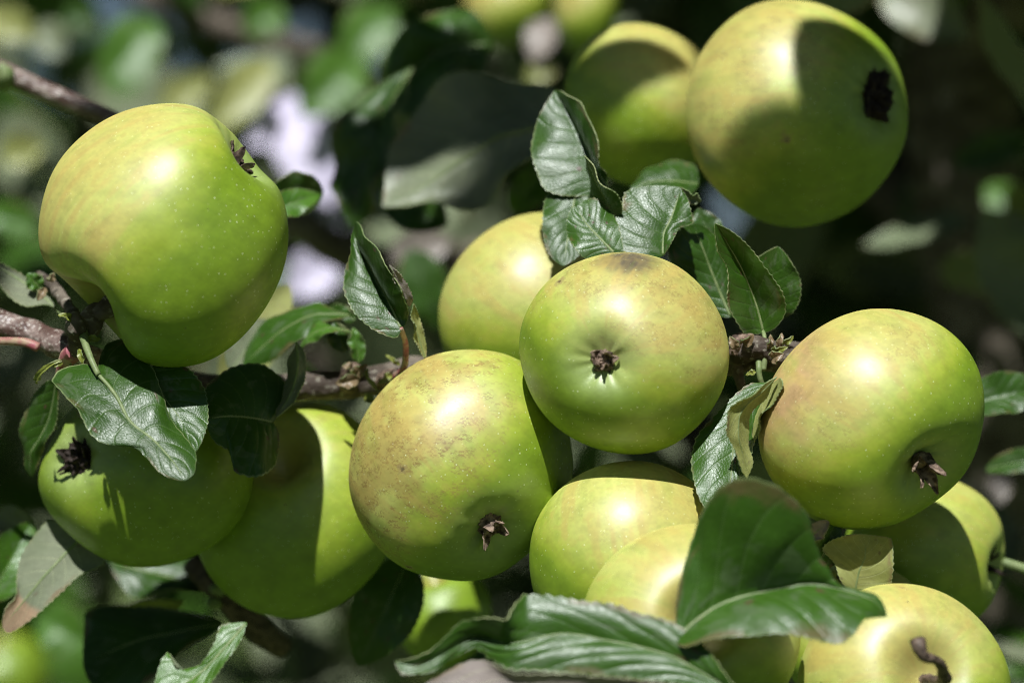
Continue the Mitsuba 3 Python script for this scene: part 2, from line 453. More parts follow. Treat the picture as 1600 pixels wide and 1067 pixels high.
def wleaf(base, tip, width, roll=0, fold=20, curl=0.1, sag=0.0, facing='top', cls=GREEN, nu=24, nh=3, serr=0.0005, pucker=0.0006, seed=None, th=0.0004, view=None, wave=0.0012):
    if seed is None:
        LEAFSEED[0] += 1
        seed = LEAFSEED[0]
    m, l, r = blade_curves(base, tip, width, roll, fold, curl, sag, nu, view)
    return decorate(m, l, r, nu, nh, serr, 16, pucker, 0.04, wave, seed, facing, th, tone(cls))


def pleaf(holder, base, tip, width_px, roll=0, fold=20, curl=0.1, facing='top', cls=GREEN, sag=0.0, nu=64, nh=6, bsdf='leaf_skin', rib=0.0004, label=None, petiole=None, **kw):
    """a leaf from (px, py, depth) of its base and tip; width in photo pixels at that depth"""
    d = 0.5 * (base[2] + tip[2]) * 0.01
    vfu, pos = wleaf(P(*base), P(*tip), width_px * S * (D + d) / D, roll, fold, curl, sag, facing, cls, nu, nh, **kw)
    key = key_for(f'{holder}__leaf')
    scene[key] = as_shape(vfu, bsdf)
    if label:
        labels[key] = {'label': label}
    if rib:
        scene[key + '__midrib'] = mikit.ply(tube_mesh(pos[1:-2:2, nh], [rib, rib * 0.7, rib * 0.25], n=24, sides=6), 'rib', smooth=True)
    if petiole:
        scene[key + '__petiole'] = mikit.ply(tube_mesh([P(*q) for q in petiole] + [pos[1, nh]], [0.001, 0.0007, 0.0006], n=16, sides=8), 'rib', smooth=True)
    return key


# ------------------------------------------------------------------ apples
APPLES = []
DARK_BLOTCHES = []              # dark blotches coloured into the skin: (point, radius)
APPLE_TABLE = []       # centre, sunny side, warmth, russet, pink and seed of each apple, read by apple_color


def apple(label, px, py, d, rx, ry, eye, seed, blush=(-0.45, -0.35, 0.82), warm=0.5, russet=0, pink=0, group='apples', stem_cav=0.34, eye_cav=0.2, stem_w=0.25, eye_w=0.24,
          lobes=0.02, high=0.86, taper=0.10, stalk=True, sepals=True, depth=1.0, core=1.0, dry='dry', sepal_len=0.0075, sepal_open=0.3, res=(110, 150), stalk_pts=None, stalk_r=0.0016, stalk_bsdf='bark', name='apple', dents=(), lump=0.035):
    r = np.random.default_rng(seed)
    key = key_for(name)
    labels[key] = {'label': label, 'category': 'apple', 'group': group}
    f = (D + d * 0.01) / D
    c = P(px, py, d)
    nt, nph = res
    t = np.linspace(0, np.pi, nt)
    ph = np.arange(nph + 1) / nph * 2 * np.pi
    T, F = np.meshgrid(t, ph, indexing='ij')
    rho = np.sin(T) ** 0.93
    z = np.cos(T) * high
    rho = rho * (1 - taper * (0.5 - 0.5 * np.cos(T)) ** 1.5)
    low = 0.5 - 0.5 * np.cos(T)
    p0 = r.random() * 6.28
    rho = rho * (1 + lobes * np.cos(5 * F + p0) * low ** 2 + 0.02 * np.cos(2 * F + r.random() * 6))
    zs = stem_cav * np.exp(-(rho / stem_w) ** 2) * (T < np.pi / 2)
    wob = 1 + 0.04 * np.cos(5 * F + p0) + 0.07 * np.cos(3 * F + r.random() * 6)
    zc = eye_cav * np.exp(-(rho / (eye_w * wob)) ** 2) * (T > np.pi / 2)
    ribs = 0.004 * np.cos(10 * F + p0 + 0.8 * np.sin(3 * F)) * np.exp(-((rho - 0.2) / 0.14) ** 2) * (T > np.pi / 2)
    z = z - zs + zc + ribs
    v = np.stack([rho * np.cos(F), rho * np.sin(F), z], -1)
    v = v * (1 + lump * 2 * (meshkit.fbm(v * 1.1 + seed * 3.7, 2, seed) - 0.5))[..., None]
    e = unit(eye)
    zax = -e
    xax = unit(np.cross([0.2, 0.3, 1.0] if abs(zax[2]) < 0.8 else [1.0, 0.2, 0], zax))
    yax = np.cross(zax, xax)
    R = np.stack([xax, yax, zax], 1)
    w = v.reshape(-1, 3) @ R.T
    for q, rad, dep in dents:
        q = unit(q)
        ang = np.arccos(np.clip(unit(w) @ q, -1, 1))
        w = w * (1 - dep * np.exp(-(ang / rad) ** 2))[:, None]
    # scale to the measured silhouette
    ext = [np.abs(w[:, 0]).max(), np.abs(w[:, 2]).max()]
    hx, hz = rx * S * f, ry * S * f
    mx, mz = (w[:, 0].max() + w[:, 0].min()) / 2, (w[:, 2].max() + w[:, 2].min()) / 2
    ex, ez = (w[:, 0].max() - w[:, 0].min()) / 2, (w[:, 2].max() - w[:, 2].min()) / 2
    sc = np.array([hx / ex, depth * (hx + hz) / (ex + ez), hz / ez])
    off = np.array([mx, 0, mz])
    world = lambda q: c + ((np.asarray(q) @ R.T) - off) * sc
    V = c + (w - off) * sc
    # indices; poles merged into the grid
    i, j = np.meshgrid(np.arange(nt - 1), np.arange(nph), indexing='ij')
    n1 = nph + 1
    q = np.stack([i * n1 + j, (i + 1) * n1 + j, (i + 1) * n1 + j + 1, i * n1 + j + 1], -1).reshape(-1, 4)
    m = trimesh.Trimesh(V, np.vstack([q[:, [0, 1, 2]], q[:, [0, 2, 3]]]), process=False)
    aid = len(APPLE_TABLE)
    APPLE_TABLE.append([*c, *unit(blush), warm, russet, pink, seed % 17])
    uv = np.stack([(F / (2 * np.pi)).reshape(-1) * 0.98 + 0.01 + 2 * aid, (T / np.pi).reshape(-1)], 1)
    nr = np.zeros_like(V)
    fn = np.cross(V[m.faces[:, 1]] - V[m.faces[:, 0]], V[m.faces[:, 2]] - V[m.faces[:, 0]])
    for k3 in range(3):
        np.add.at(nr, m.faces[:, k3], fn)
    nr = nr.reshape(nt, n1, 3)
    nr[:, 0] += nr[:, -1]
    nr[:, -1] = nr[:, 0]
    nr[0], nr[-1] = nr[1].mean(0), nr[-2].mean(0)
    nr = unit(nr).reshape(-1, 3)
    path = meshkit.write_ply((V, m.faces), False, uv, None, nr)
    scene[key + '__skin'] = {'type': 'ply', 'filename': path, 'face_normals': False, 'bsdf': {'type': 'ref', 'id': 'apple_skin'}}
    R0 = float(np.mean(sc))
    # the eye: a ring of dried sepals round a withered core
    if sepals:
        zb = -(high - eye_cav)
        eye0 = world([0, 0, zb * 1.0])
        core_size, core_ball = np.append(np.broadcast_to(core, 2), np.mean(core)), trimesh.creation.icosphere(4, 1.0)
        cv = core_ball.vertices * np.array([0.075, 0.075, 0.06]) * core_size
        cv = cv * (1 + (0.5 + 1.2 * (np.max(core) > 1)) * (meshkit.fbm(core_ball.vertices * 3.6 + seed, 4, seed) - 0.5))[:, None]
        core_ball.vertices = c + ((cv + [0, 0, zb - 0.015]) @ R.T - off) * sc
        scene[key + '__calyx'] = mikit.ply(core_ball, dry, smooth=True)
        for s in range(5):
            a = s * 2 * np.pi / 5 + p0 + r.normal() * 0.2
            o = np.array([math.cos(a), math.sin(a), 0])
            ln = sepal_len / R0 * (0.75 + 0.5 * r.random())
            op = sepal_open + r.normal() * 0.35
            pts = []
            u = np.linspace(0, 1, 9)
            curl = r.normal() * 0.5 + 0.6
            ang = op + curl * u * 1.6
            step = ln / 8
            posn = o * 0.075 + np.array([0, 0, zb - 0.02])
            for q2 in ang:
                pts.append(posn.copy())
                posn = posn + step * (o * math.sin(q2) - np.array([0, 0, 1.0]) * math.cos(q2))
            pts = np.array(pts)
            side = np.cross(o, [0, 0, 1.0])
            ww = (0.055 * (1 - u) ** 0.6 + 0.006)[:, None] * (0.8 + 0.4 * r.random())
            tw = r.normal() * 0.6
            sd = side[None] * np.cos(tw * u)[:, None] + o[None] * np.sin(tw * u)[:, None]
            mm, ll, rr = pts, pts - sd * ww, pts + sd * ww
            dish = np.array([0, 0, 0.02])
            grid = np.stack([ll, (ll + mm) / 2 + dish * 0.4, mm + dish, (rr + mm) / 2 + dish * 0.4, rr], 1)
            grid = grid + (r.random(grid.shape) - 0.5) * 0.012
            gw = c + ((grid.reshape(-1, 3) @ R.T) - off) * sc
            uu, vv = np.meshgrid(u, np.linspace(-1, 1, 5), indexing='ij')
            vfu = sheet_solid(gw.reshape(grid.shape), uu, vv, 0, 0.0004)
            scene[key_for(key + '__calyx__sepal')] = as_shape(vfu, dry)
    if stalk:
        if stalk_pts is None:
            z0 = high - stem_cav
            k = [[0, 0, z0 - 0.06], [0.01, 0.01, z0 + 0.15], [r.normal() * 0.06, r.normal() * 0.06, high + 0.12]]
            pts = [world(q) for q in k]
        else:
            pts = [world([0, 0, high - stem_cav - 0.05])] + [P(*q) for q in stalk_pts]
        scene[key + '__stalk'] = mikit.ply(tube_mesh(pts, [stalk_r * 1.1, stalk_r * 0.85, stalk_r * 1.2, stalk_r * 0.8, stalk_r * 1.3], n=44, sides=14, rough=0.4, seed=seed), stalk_bsdf, smooth=True)
    APPLES.append((c, R0))
    return key


def smoothness(x, a, b):
    t = np.clip((x - a) / (b - a), 0, 1)
    return t * t * (3 - 2 * t)


apple('large upper left apple with a brown calyx in the notch on its right shoulder', 255, 368, -1.3, 195, 206, (0.72, -0.03, 0.70), 11, blush=(-0.75, -0.15, 0.65), warm=0.5, lump=0.05, high=0.98, taper=0.06,
      stem_cav=0.4, stem_w=0.34, eye_cav=0.27, eye_w=0.23, lobes=0.05, core=1.7, dents=(((-0.66, -0.46, -0.60), 0.40, 0.26), ((0.72, -0.30, 0.62), 0.24, 0.11)), stalk_pts=[(165, 480, -0.6), (125, 508, -0.8)], stalk_r=0.003, sepal_len=0.008, sepal_open=0.2, dry='dark_dry')
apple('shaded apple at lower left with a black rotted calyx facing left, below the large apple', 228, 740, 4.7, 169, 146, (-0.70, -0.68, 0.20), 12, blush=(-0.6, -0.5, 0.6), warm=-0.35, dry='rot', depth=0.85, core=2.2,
      eye_cav=0.16, sepal_len=0.008, sepal_open=0.8, lobes=0.05)
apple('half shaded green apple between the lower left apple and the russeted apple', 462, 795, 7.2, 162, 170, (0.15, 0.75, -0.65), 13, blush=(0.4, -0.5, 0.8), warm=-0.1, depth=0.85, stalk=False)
apple('apple with bronze brown russet over its left side and its calyx facing down', 720, 727, 1.7, 175, 181, (0.33, -0.72, -0.60), 14, blush=(-0.75, -0.35, 0.5), warm=0.42, russet=3, lobes=0.035, eye_cav=0.17, eye_w=0.26, sepal_len=0.006,
      sepal_open=-0.3, core=1.2)
apple('pale apple in the centre with its dried calyx turned straight to the viewer', 975, 552, -1.5, 164, 158, (-0.27, -0.95, -0.10), 15, blush=(0.35, -0.35, 0.88), warm=0.48, russet=1.5, lobes=0.015, eye_cav=0.19, eye_w=0.25, core=1.25,
      sepal_len=0.0055, sepal_open=-0.45)
DARK_BLOTCHES.append((APPLES[-1][0] + APPLES[-1][1] * np.array([0.03, -0.30, 0.93]), 0.014))
apple('yellowish apple with a pink flush on its left shoulder and spiky calyx at lower right', 1361, 655, -0.8, 177, 173, (0.58, -0.62, -0.53), 16, blush=(-0.60, -0.3, 0.70), warm=0.5, russet=0.6, pink=0.8, sepal_len=0.011,
      sepal_open=0.1, eye_cav=0.26, eye_w=0.30, stalk_pts=[(1235, 562, 2.0), (1205, 556, 2.2)], stalk_r=0.0022, dents=(((0.62, -0.6, -0.42), 0.38, 0.05),))
apple('softly blurred yellow-topped apple half hidden behind the centre apple', 846, 492, 9.0, 161, 160, (0.6, -0.6, -0.5), 17, blush=(-0.2, -0.3, 0.9), warm=0.5)
apple('large blurred apple at upper right with a dark ragged calyx on its cheek', 1245, 177, 9.0, 174, 178, (0.75, -0.65, 0.12), 18, blush=(-0.75, -0.2, 0.6), warm=0.5, dry='rot', sepal_len=0.007, sepal_open=0.8, eye_cav=0.13, core=(1.5, 3.2), russet=1)
apple('smaller apple at the top, partly hidden by the large apple at upper right', 1004, 164, 13.5, 122, 127, (0.9, -0.4, 0.1), 19, blush=(0.5, -0.2, 0.85), warm=0.5)
apple('apple under the centre apple with pale downy left edge', 984, 880, -0.3, 157, 161, (0.1, -0.5, -0.85), 20, blush=(0.3, -0.35, 0.85), warm=0.5, sepals=False, stalk=False)
apple('yellow apple in front at the bottom, behind the upright folded leaf', 1078, 990, -5.2, 173, 172, (-0.1, 0.95, -0.25), 21, blush=(0.1, -0.35, 0.9), warm=0.46, stalk=False, sepals=False)
apple('apple at the bottom right corner with a thick brown stalk', 1413, 1080, -3.5, 168, 169, (-0.2, 0.85, -0.30), 22, blush=(-0.2, -0.3, 0.9), warm=0.40, stem_cav=0.3, stem_w=0.3, stalk_pts=[(1476, 1060, -7.2), (1466, 1034, -8.2), (1442, 1022, -8.6), (1434, 1000, -8.4)], stalk_r=0.0019, stalk_bsdf='dark_dry')
apple('green apple at lower right with a curved shadow, under the pink-flushed apple', 1443, 868, 7.5, 129, 128, (0.93, -0.30, -0.12), 23, blush=(0.5, -0.3, 0.8), warm=0.1, dry='rot', eye_cav=0.26)
apple('apple behind the small yellow-green leaf at lower right', 1340, 1000, 3.0, 118, 118, (0.2, 0.5, -0.8), 24, blush=(0, -0.3, 0.9), warm=0.5, res=(70, 90))
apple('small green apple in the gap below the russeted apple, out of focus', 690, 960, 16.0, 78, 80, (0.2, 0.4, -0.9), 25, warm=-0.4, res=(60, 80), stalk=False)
apple('blurred yellow apple far behind at the top edge', 792, 12, 55.0, 66, 62, (0.1, 0.2, -0.9), 26, warm=0.75, res=(60, 80), stalk=False)
apple('blurred pale green apple beside the yellow one at the top edge', 915, 14, 46.0, 50, 74, (0.2, 0.2, -0.9), 28, warm=0.7, res=(60, 80), stalk=False)
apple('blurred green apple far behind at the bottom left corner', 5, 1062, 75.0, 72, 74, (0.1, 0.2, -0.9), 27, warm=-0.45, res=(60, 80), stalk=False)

# ------------------------------------------------------------------ the fruiting branch in focus: bark, spurs, leaves
B = 'apple_branch'
labels[B] = {'label': 'knobbly fruiting branch in focus that carries the cluster of apples and serrated leaves', 'category': 'branch'}
scene[B + '__twig'] = mikit.ply(tube_mesh([P(-120, 455, 5.5), P(0, 505, 4.0), P(60, 525, 3.4), P(112, 548, 1.9), P(190, 575, 3.0), P(280, 600, 5.5)], [0.0050, 0.0049, 0.0044, 0.0038, 0.0040, 0.0045], n=70, sides=20, rough=0.10, seed=3,
                                          knots=[(0.38, 0.03, 0.12), (0.5, 0.03, 0.25)]), 'twig_bark', smooth=True)
labels[B + '__twig'] = {'label': 'young reddish brown twig with silvery sheen at the left edge'}
scene[B + '__bark'] = mikit.ply(tube_mesh([P(270, 598, 5.5), P(380, 606, 6.2), P(470, 604, 6.4), P(560, 598, 6.4), P(650, 585, 6.8), P(800, 580, 8.5), P(980, 590, 7.0), P(1120, 568, 3.0), P(1185, 556, 2.0), P(1240, 560, 2.6), P(1300, 585, 4.5), P(1420, 640, 7.0)],
                                          [0.0045, 0.0046, 0.0050, 0.0052, 0.0052, 0.0050, 0.0048, 0.0044, 0.0042, 0.0040, 0.0036, 0.003], n=160, sides=24, rough=0.16, seed=5, knots=[(0.27, 0.02, 0.25), (0.72, 0.015, 0.3), (0.77, 0.02, 0.35), (0.8, 0.015, 0.3)]), 'bark', smooth=True)


def spur(pts, radii, seed, bsdf='bark', rough=0.3):
    m = tube_mesh([P(*q) for q in pts], radii, n=40, sides=18, rough=rough, seed=seed)
    k = key_for(B + '__spur')
    scene[k] = mikit.ply(m, bsdf, smooth=True)
    return k


def scale(holder, base, tip, w, roll, cls=BROWN, fold=30, curl=0.25, facing='top', name='bud_scale'):
    d = 0.5 * (base[2] + tip[2]) * 0.01
    vfu, pos = wleaf(P(*base), P(*tip), w * S, roll, fold, curl, 0, facing, cls, 14, 3, serr=0.0002, pucker=0.0002, wave=0.0009, th=0.0003)
    scene[key_for(f'{holder}__{name}')] = as_shape(vfu, 'leaf_skin')


s0 = spur([(120, 548, -0.2), (122, 525, -0.8), (118, 506, -1.2), (112, 494, -1.0)], [0.0030, 0.0034, 0.0036, 0.0022], 31)
s1 = spur([(118, 530, -0.6), (138, 510, -0.6), (150, 490, 0.0)], [0.0034, 0.0042, 0.0040], 32)
spur([(118, 548, -0.2), (104, 562, 0.4), (92, 590, 1.0)], [0.0034, 0.0026, 0.0012], 33, 'pink', 0.1)
spur([(-60, 532, 3.6), (0, 533, 3.1), (34, 534, 2.5), (60, 543, 2.4)], [0.0013, 0.0013, 0.0014, 0.0016], 34, 'pink', 0.08)
spur([(118, 500, 0.2), (95, 462, 3.6), (72, 436, 5.6), (60, 428, 6.0)], [0.0024, 0.0020, 0.0020, 0.0012], 35, 'bark', 0.4)
s2 = spur([(545, 600, 6.0), (548, 585, 5.0), (556, 574, 4.6)], [0.0036, 0.0034, 0.0024], 36, 'dry', 0.4)
s3 = spur([(600, 595, 6.0), (612, 590, 5.2), (622, 582, 4.2)], [0.0032, 0.0028, 0.0016], 37, 'dry', 0.3)
s4 = spur([(1148, 562, 1.6), (1160, 550, 1.0), (1185, 545, 0.6), (1215, 552, 0.6), (1240, 560, 1.0)], [0.0034, 0.0040, 0.0042, 0.0040, 0.0032], 38, 'bark', 0.35)
s5 = spur([(1150, 548, 0.8), (1155, 530, 0.6), (1175, 526, 0.8)], [0.0026, 0.0022, 0.0014], 39, 'dry', 0.5)
spur([(1150, 565, 1.4), (1155, 590, 1.6), (1162, 625, 2.2)], [0.0022, 0.0016, 0.0012], 40, 'bark', 0.2)
spur([(1186, 560, 0.6), (1186, 580, 0.3), (1190, 600, 0.4)], [0.0012, 0.0010, 0.0009], 41, 'rib', 0.1)
for base, tip, w, roll, cls in (((112, 500, -1.2), (90, 492, -1.6), 14, 20, YELLOW), ((124, 545, -1.2), (130, 572, -1.4), 9, 0, YELLOW), ((135, 528, -1.2), (158, 530, -1.2), 10, 0, YELLOW), ((98, 560, 0.2), (60, 600, 1.4), 11, 20, YELLOW),
                                ((104, 562, 0.2), (78, 570, 0.5), 8, -20, YELLOW), ((110, 565, 0.0), (112, 585, 0.5), 8, 0, YELLOW), ((75, 440, 3.6), (84, 425, 3.4), 12, 30, BROWN), ((72, 450, 3.4), (58, 470, 3.2), 14, 0, BROWN)):
    scale(s0, base, tip, w, roll, cls)
for base, tip, w, roll, cls in (((552, 585, 4.5), (574, 568, 4.1), 22, 10, BROWN), ((560, 592, 4.3), (524, 600, 4.1), 24, 0, BROWN), ((548, 580, 4.5), (534, 572, 4.3), 18, 40, BROWN), ((575, 575, 4.5), (592, 612, 4.1), 10, 20, YELLOW),
                                ((612, 585, 4.5), (592, 600, 4.1), 14, 0, YELLOW), ((625, 570, 4.3), (602, 554, 4.1), 8, 0, YELLOW), ((570, 620, 5.1), (590, 628, 4.9), 16, 0, YELLOW)):
    scale(s2, base, tip, w, roll, cls)
for base, tip, w, roll, cls in (((1150, 545, 0.4), (1140, 525, 0.2), 16, 0, BROWN), ((1160, 535, 0.4), (1178, 522, 0.0), 18, 20, BROWN), ((1205, 548, 0.2), (1232, 542, -0.2), 12, 10, YELLOW), ((1215, 545, 0.3), (1222, 520, 0.2), 10, 0, BROWN),
                                ((1205, 560, 0.0), (1225, 552, -0.3), 22, 0, BROWN), ((1200, 545, 0.3), (1204, 522, 0.1), 12, 10, BROWN), ((1180, 580, 0.2), (1165, 586, 0.0), 7, 0, YELLOW), ((1222, 540, 0.6), (1240, 524, 0.3), 9, 10, YELLOW)):
    scale(s4, base, tip, w, roll, cls)

# left node
fleaf(B, [(152, 584), (182, 619), (202, 656), (243, 690), (275, 728), (289, 751)],
      [(135, 570, 0.5), (101, 579, 0.8), (84, 599, 0.8), (101, 617, 0.3), (118, 631), (130, 655), (144, 680), (165, 694), (209, 698), (229, 714), (250, 738), (268, 747)],
      [(155, 566, 0.8), (165, 540, 1.0), (189, 531, 1.0), (210, 539, 0.8), (225, 556, 0.6), (243, 590, 0.5), (251, 617, 0.4), (267, 653, 0.4), (290, 683, 0.3), (306, 714, 0.3), (304, 737, 0.1)], plane=(-3.1, 205, 650),
      petiole=[(130, 520, -1.0), (137, 548, -1.9)], label='large glossy leaf on the left node', rib=0.0007, pucker=0.0010, wave=0.0016, pet_r=0.0012)
fleaf(B, [(238, 572), (256, 619), (280, 652), (297, 684), (306, 706)],
      [(240, 592, 0.2), (250, 640, 0.2), (276, 678, 0.2)], [(252, 560), (272, 566), (303, 586), (321, 616), (324, 656), (317, 688)], plane=(-2.4, 285, 640), rib=0.0003)
fleaf(B, [(89, 594, 2.8), (86, 618, 3.2), (79, 650, 3.6), (62, 684, 4.0), (47, 714, 4.4), (50, 746, 4.8)],
      [(80, 594, 3.0), (61, 609, 3.6), (38, 650, 4.3), (35, 687, 4.7), (37, 722, 4.9)], [(90, 612, 3.0), (90, 638, 3.2), (84, 671, 3.5), (66, 697, 3.9), (60, 722, 4.4)])
fleaf(B, [(92, 488, 4.2), (62, 462, 4.6), (20, 432, 5.0), (-40, 398, 5.6), (-90, 370, 6.0)], [(84, 474, 4.4), (61, 457, 4.8), (34, 430, 5.0), (0, 411, 5.2), (-50, 380, 5.6)],
      [(72, 478, 4.0), (47, 480, 3.8), (20, 465, 4.1), (0, 446, 4.3), (-50, 412, 5.2)], facing='under', petiole=[(113, 503, 0.6), (104, 496, 2.6)], label='folded grey downy leaf back at the left edge', wave=0.0006)
pleaf(B, (64, 452, 4.4), (42, 428, 4.2), 26, 10, 10, 0.1, cls=FRESH)
# dark leaves between the left apples
fleaf(B, [(426, 660, 2.2), (392, 653, 1.8), (357, 650, 1.4), (322, 655, 1.2)], [(440, 636, 2.6), (445, 602, 3.0), (434, 583, 3.2), (405, 570, 3.2), (366, 575, 3.0), (338, 589, 2.6), (322, 606, 2.2), (316, 630, 1.8)],
      [(436, 680, 2.0), (433, 717, 1.4), (400, 745, 0.4), (364, 733, 0.6), (357, 703, 1.2), (338, 692, 1.2), (325, 670, 1.2)])
fleaf(B, [(463, 534, 2.4), (466, 565, 2.2), (460, 596, 2.0), (448, 626, 2.0), (432, 652, 2.0)], [(455, 558, 2.8), (444, 588, 3.0), (438, 618, 2.8)], [(477, 558, 2.2), (475, 594, 2.0), (460, 624, 1.8)], facing='under')
fleaf(B, [(550, 494, 6.6), (500, 490, 6.4), (452, 508, 6.6), (412, 540, 7.0), (378, 576, 7.4)], [(517, 484, 7.0), (492, 475, 7.4), (462, 475, 7.6), (438, 489, 7.6), (408, 513, 7.8), (387, 546, 7.8)],
      [(528, 498, 6.2), (495, 506, 5.8), (478, 524, 5.8), (459, 538, 6.2), (429, 560, 6.6), (404, 570, 7.0)])
fleaf(B, [(548, 519, 5.4), (518, 514, 5.2), (495, 519, 5.4), (470, 545, 5.8)], [(523, 509, 5.6), (498, 503, 6.0), (480, 520, 6.2)], [(520, 521, 4.8), (508, 525, 4.8), (492, 533, 5.2)], cls=FRESH)
pleaf(B, (560, 568, 5.4), (551, 512, 5.4), 26, 20, 20, 0.05, cls=FRESH)
pleaf(B, (540, 550, 5.8), (522, 504, 6.0), 34, -10, 15, 0.1)
pleaf(B, (556, 500, 7.0), (516, 480, 7.6), 24, 0, 15, 0.1)
# upright leaf left of the centre
fleaf(B, [(627, 515), (618, 494), (600, 456), (577, 414), (559, 375, -0.1), (556, 346, -0.6)],
      [(618, 526), (594, 519), (570, 505), (549, 480), (538, 447), (540, 421), (549, 393), (553, 368)],
      [(636, 500), (638, 480, -0.5), (624, 455, -1.6), (606, 422, -2.0), (591, 390, -2.0), (571, 365, -1.2)], plane=(0.9, 600, 456),
      petiole=[(618, 592, 4.4), (633, 566, 2.6), (634, 540, 1.2)], label='upright leaf with rolled tip left of the russeted apple', pet_bsdf='pink', pet_r=0.0011)
pleaf(B, (641, 478, 0.2), (608, 414, -0.9), 16, 30, 20, 0.05, facing='under', cls=BACK, rib=0)
pleaf(B, (664, 560, 1.2), (646, 474, 0.6), 20, 40, 30, -0.08, facing='under', cls=YELLOW)
# upper cluster
fleaf(B, [(948, 290), (926, 252), (906, 208), (884, 168), (868, 141)], [(922, 304), (884, 306), (853, 297), (840, 270), (831, 234), (838, 195), (854, 162)],
      [(948, 276, -0.2), (938, 256, -1.2), (932, 226, -1.8), (918, 187, -1.8), (899, 155, -1.2)], plane=(4.6, 890, 230))
fleaf(B, [(905, 282), (894, 330), (886, 380), (880, 416)], [(872, 290), (851, 315), (849, 356), (856, 392)], [(928, 300), (924, 350), (905, 398)], plane=(3.5, 890, 350))
fleaf(B, [(964, 346, 2.0), (948, 312, 2.2), (926, 272, 1.8), (913, 243, 1.2)], [(942, 330, 3.2), (921, 309, 3.4), (919, 270, 2.6)], [(972, 322, 1.2), (950, 292, 0.8), (928, 264, 0.9)])
fleaf(B, [(960, 396), (935, 371), (913, 346), (901, 322)], [(914, 402), (895, 381), (886, 356), (891, 330)], [(974, 394), (967, 360), (951, 327), (924, 311)], plane=(1.1, 925, 360),
      label='small pale leaf with purple blemishes above the centre apple')
fleaf(B, [(1036, 400, 0.2), (1037, 370, 0.15), (1049, 340, 0.1), (1064, 294)], [(1000, 404), (977, 393), (964, 372), (962, 348), (972, 328), (977, 301), (1000, 292), (1040, 291)],
      [(1048, 384), (1058, 357), (1081, 345), (1077, 322)], plane=(1.4, 1020, 345), rib=0.0006, label='toothed leaf with a blunt end above the centre apple')
pleaf(B, (1058, 293, 2.0), (1096, 315, 2.4), 20, 20, 30, 0.15, facing='under')
fleaf(B, [(1092, 288, 7.6), (1040, 284, 7.2), (984, 293, 7.2)], [(1080, 257, 8.0), (1056, 251, 8.0), (1017, 266, 7.8)], [(1060, 308, 6.6), (1015, 308, 6.8)], facing='top', cls=GREEN)
fleaf(B, [(1142, 496, 3.0), (1112, 424, 3.2), (1082, 350, 3.0)], [(1108, 494, 3.2), (1066, 450, 3.2), (1044, 392, 3.0), (1058, 356, 3.0)], [(1152, 470, 3.6), (1142, 410, 3.8), (1114, 364, 3.6)])
pleaf(B, (1118, 392, 5.0), (1090, 326, 5.0), 50, 0, 10, 0.05)
fleaf(B, [(1193, 520, 0.8), (1182, 478, 0.7), (1159, 420, 0.2), (1136, 380, -0.5), (1117, 349, -1.2)], [(1168, 522, 0.6), (1151, 503, 0.2), (1137, 462, -0.2), (1135, 419, -0.4), (1120, 388, -0.9)],
      [(1212, 511, 0.6), (1226, 486, 0.3), (1223, 463, 0.0), (1206, 430, -0.2), (1174, 396, -0.5), (1146, 364, -0.9)], petiole=[(1192, 578, 0.4), (1196, 550, 0.4)], rib=0.0006,
      label='upright dark leaf with pale toothed rim between the centre and right apples', wave=0.0008)
pleaf(B, (1192, 502, 3.2), (1216, 385, 2.2), 98, 0, 12, 0.05)
# leaf between the centre and right apples
fleaf(B, [(1210, 592), (1172, 624), (1148, 678), (1142, 745), (1118, 805)], [(1198, 597), (1178, 598), (1156, 612), (1139, 629), (1111, 657), (1088, 686), (1081, 720), (1087, 760), (1099, 790)],
      [(1200, 620, 0.2), (1180, 680, 0.2), (1165, 745, 0.2), (1140, 795, 0.2)], plane=(-2.2, 1110, 700), pucker=0.0011, rib=0.0005)
fleaf(B, [(1215, 588, -2.6), (1188, 612, -2.9), (1166, 632, -3.2), (1155, 656, -3.4), (1154, 680, -3.4), (1160, 706, -3.2), (1167, 748, -3.0)], [(1181, 611, -3.2), (1153, 626, -3.6), (1137, 646, -3.7), (1137, 674, -3.6), (1150, 703, -3.3), (1159, 735, -3.1)],
      [(1196, 613, -2.5), (1180, 636, -2.6), (1171, 662, -2.7), (1169, 697, -2.8), (1174, 724, -2.9)], facing='under', cls=YELLOW, label='curled yellow-green leaf back beside the right apple', rib=0.0003)
fleaf(B, [(1219, 590, -2.4), (1205, 615, -2.2), (1186, 648, -2.0), (1172, 704, -1.8)], [(1200, 610, -1.6), (1182, 640, -1.5), (1172, 672, -1.5)], [(1223, 602, -2.8), (1206, 627, -2.6), (1192, 652, -2.4), (1181, 682, -2.0)], facing='under', cls=YELLOW, rib=0)
pleaf(B, (1221, 604, -1.2), (1206, 688, -1.4), 11, 30, 25, 0.05, facing='under', cls=YELLOW, rib=0)
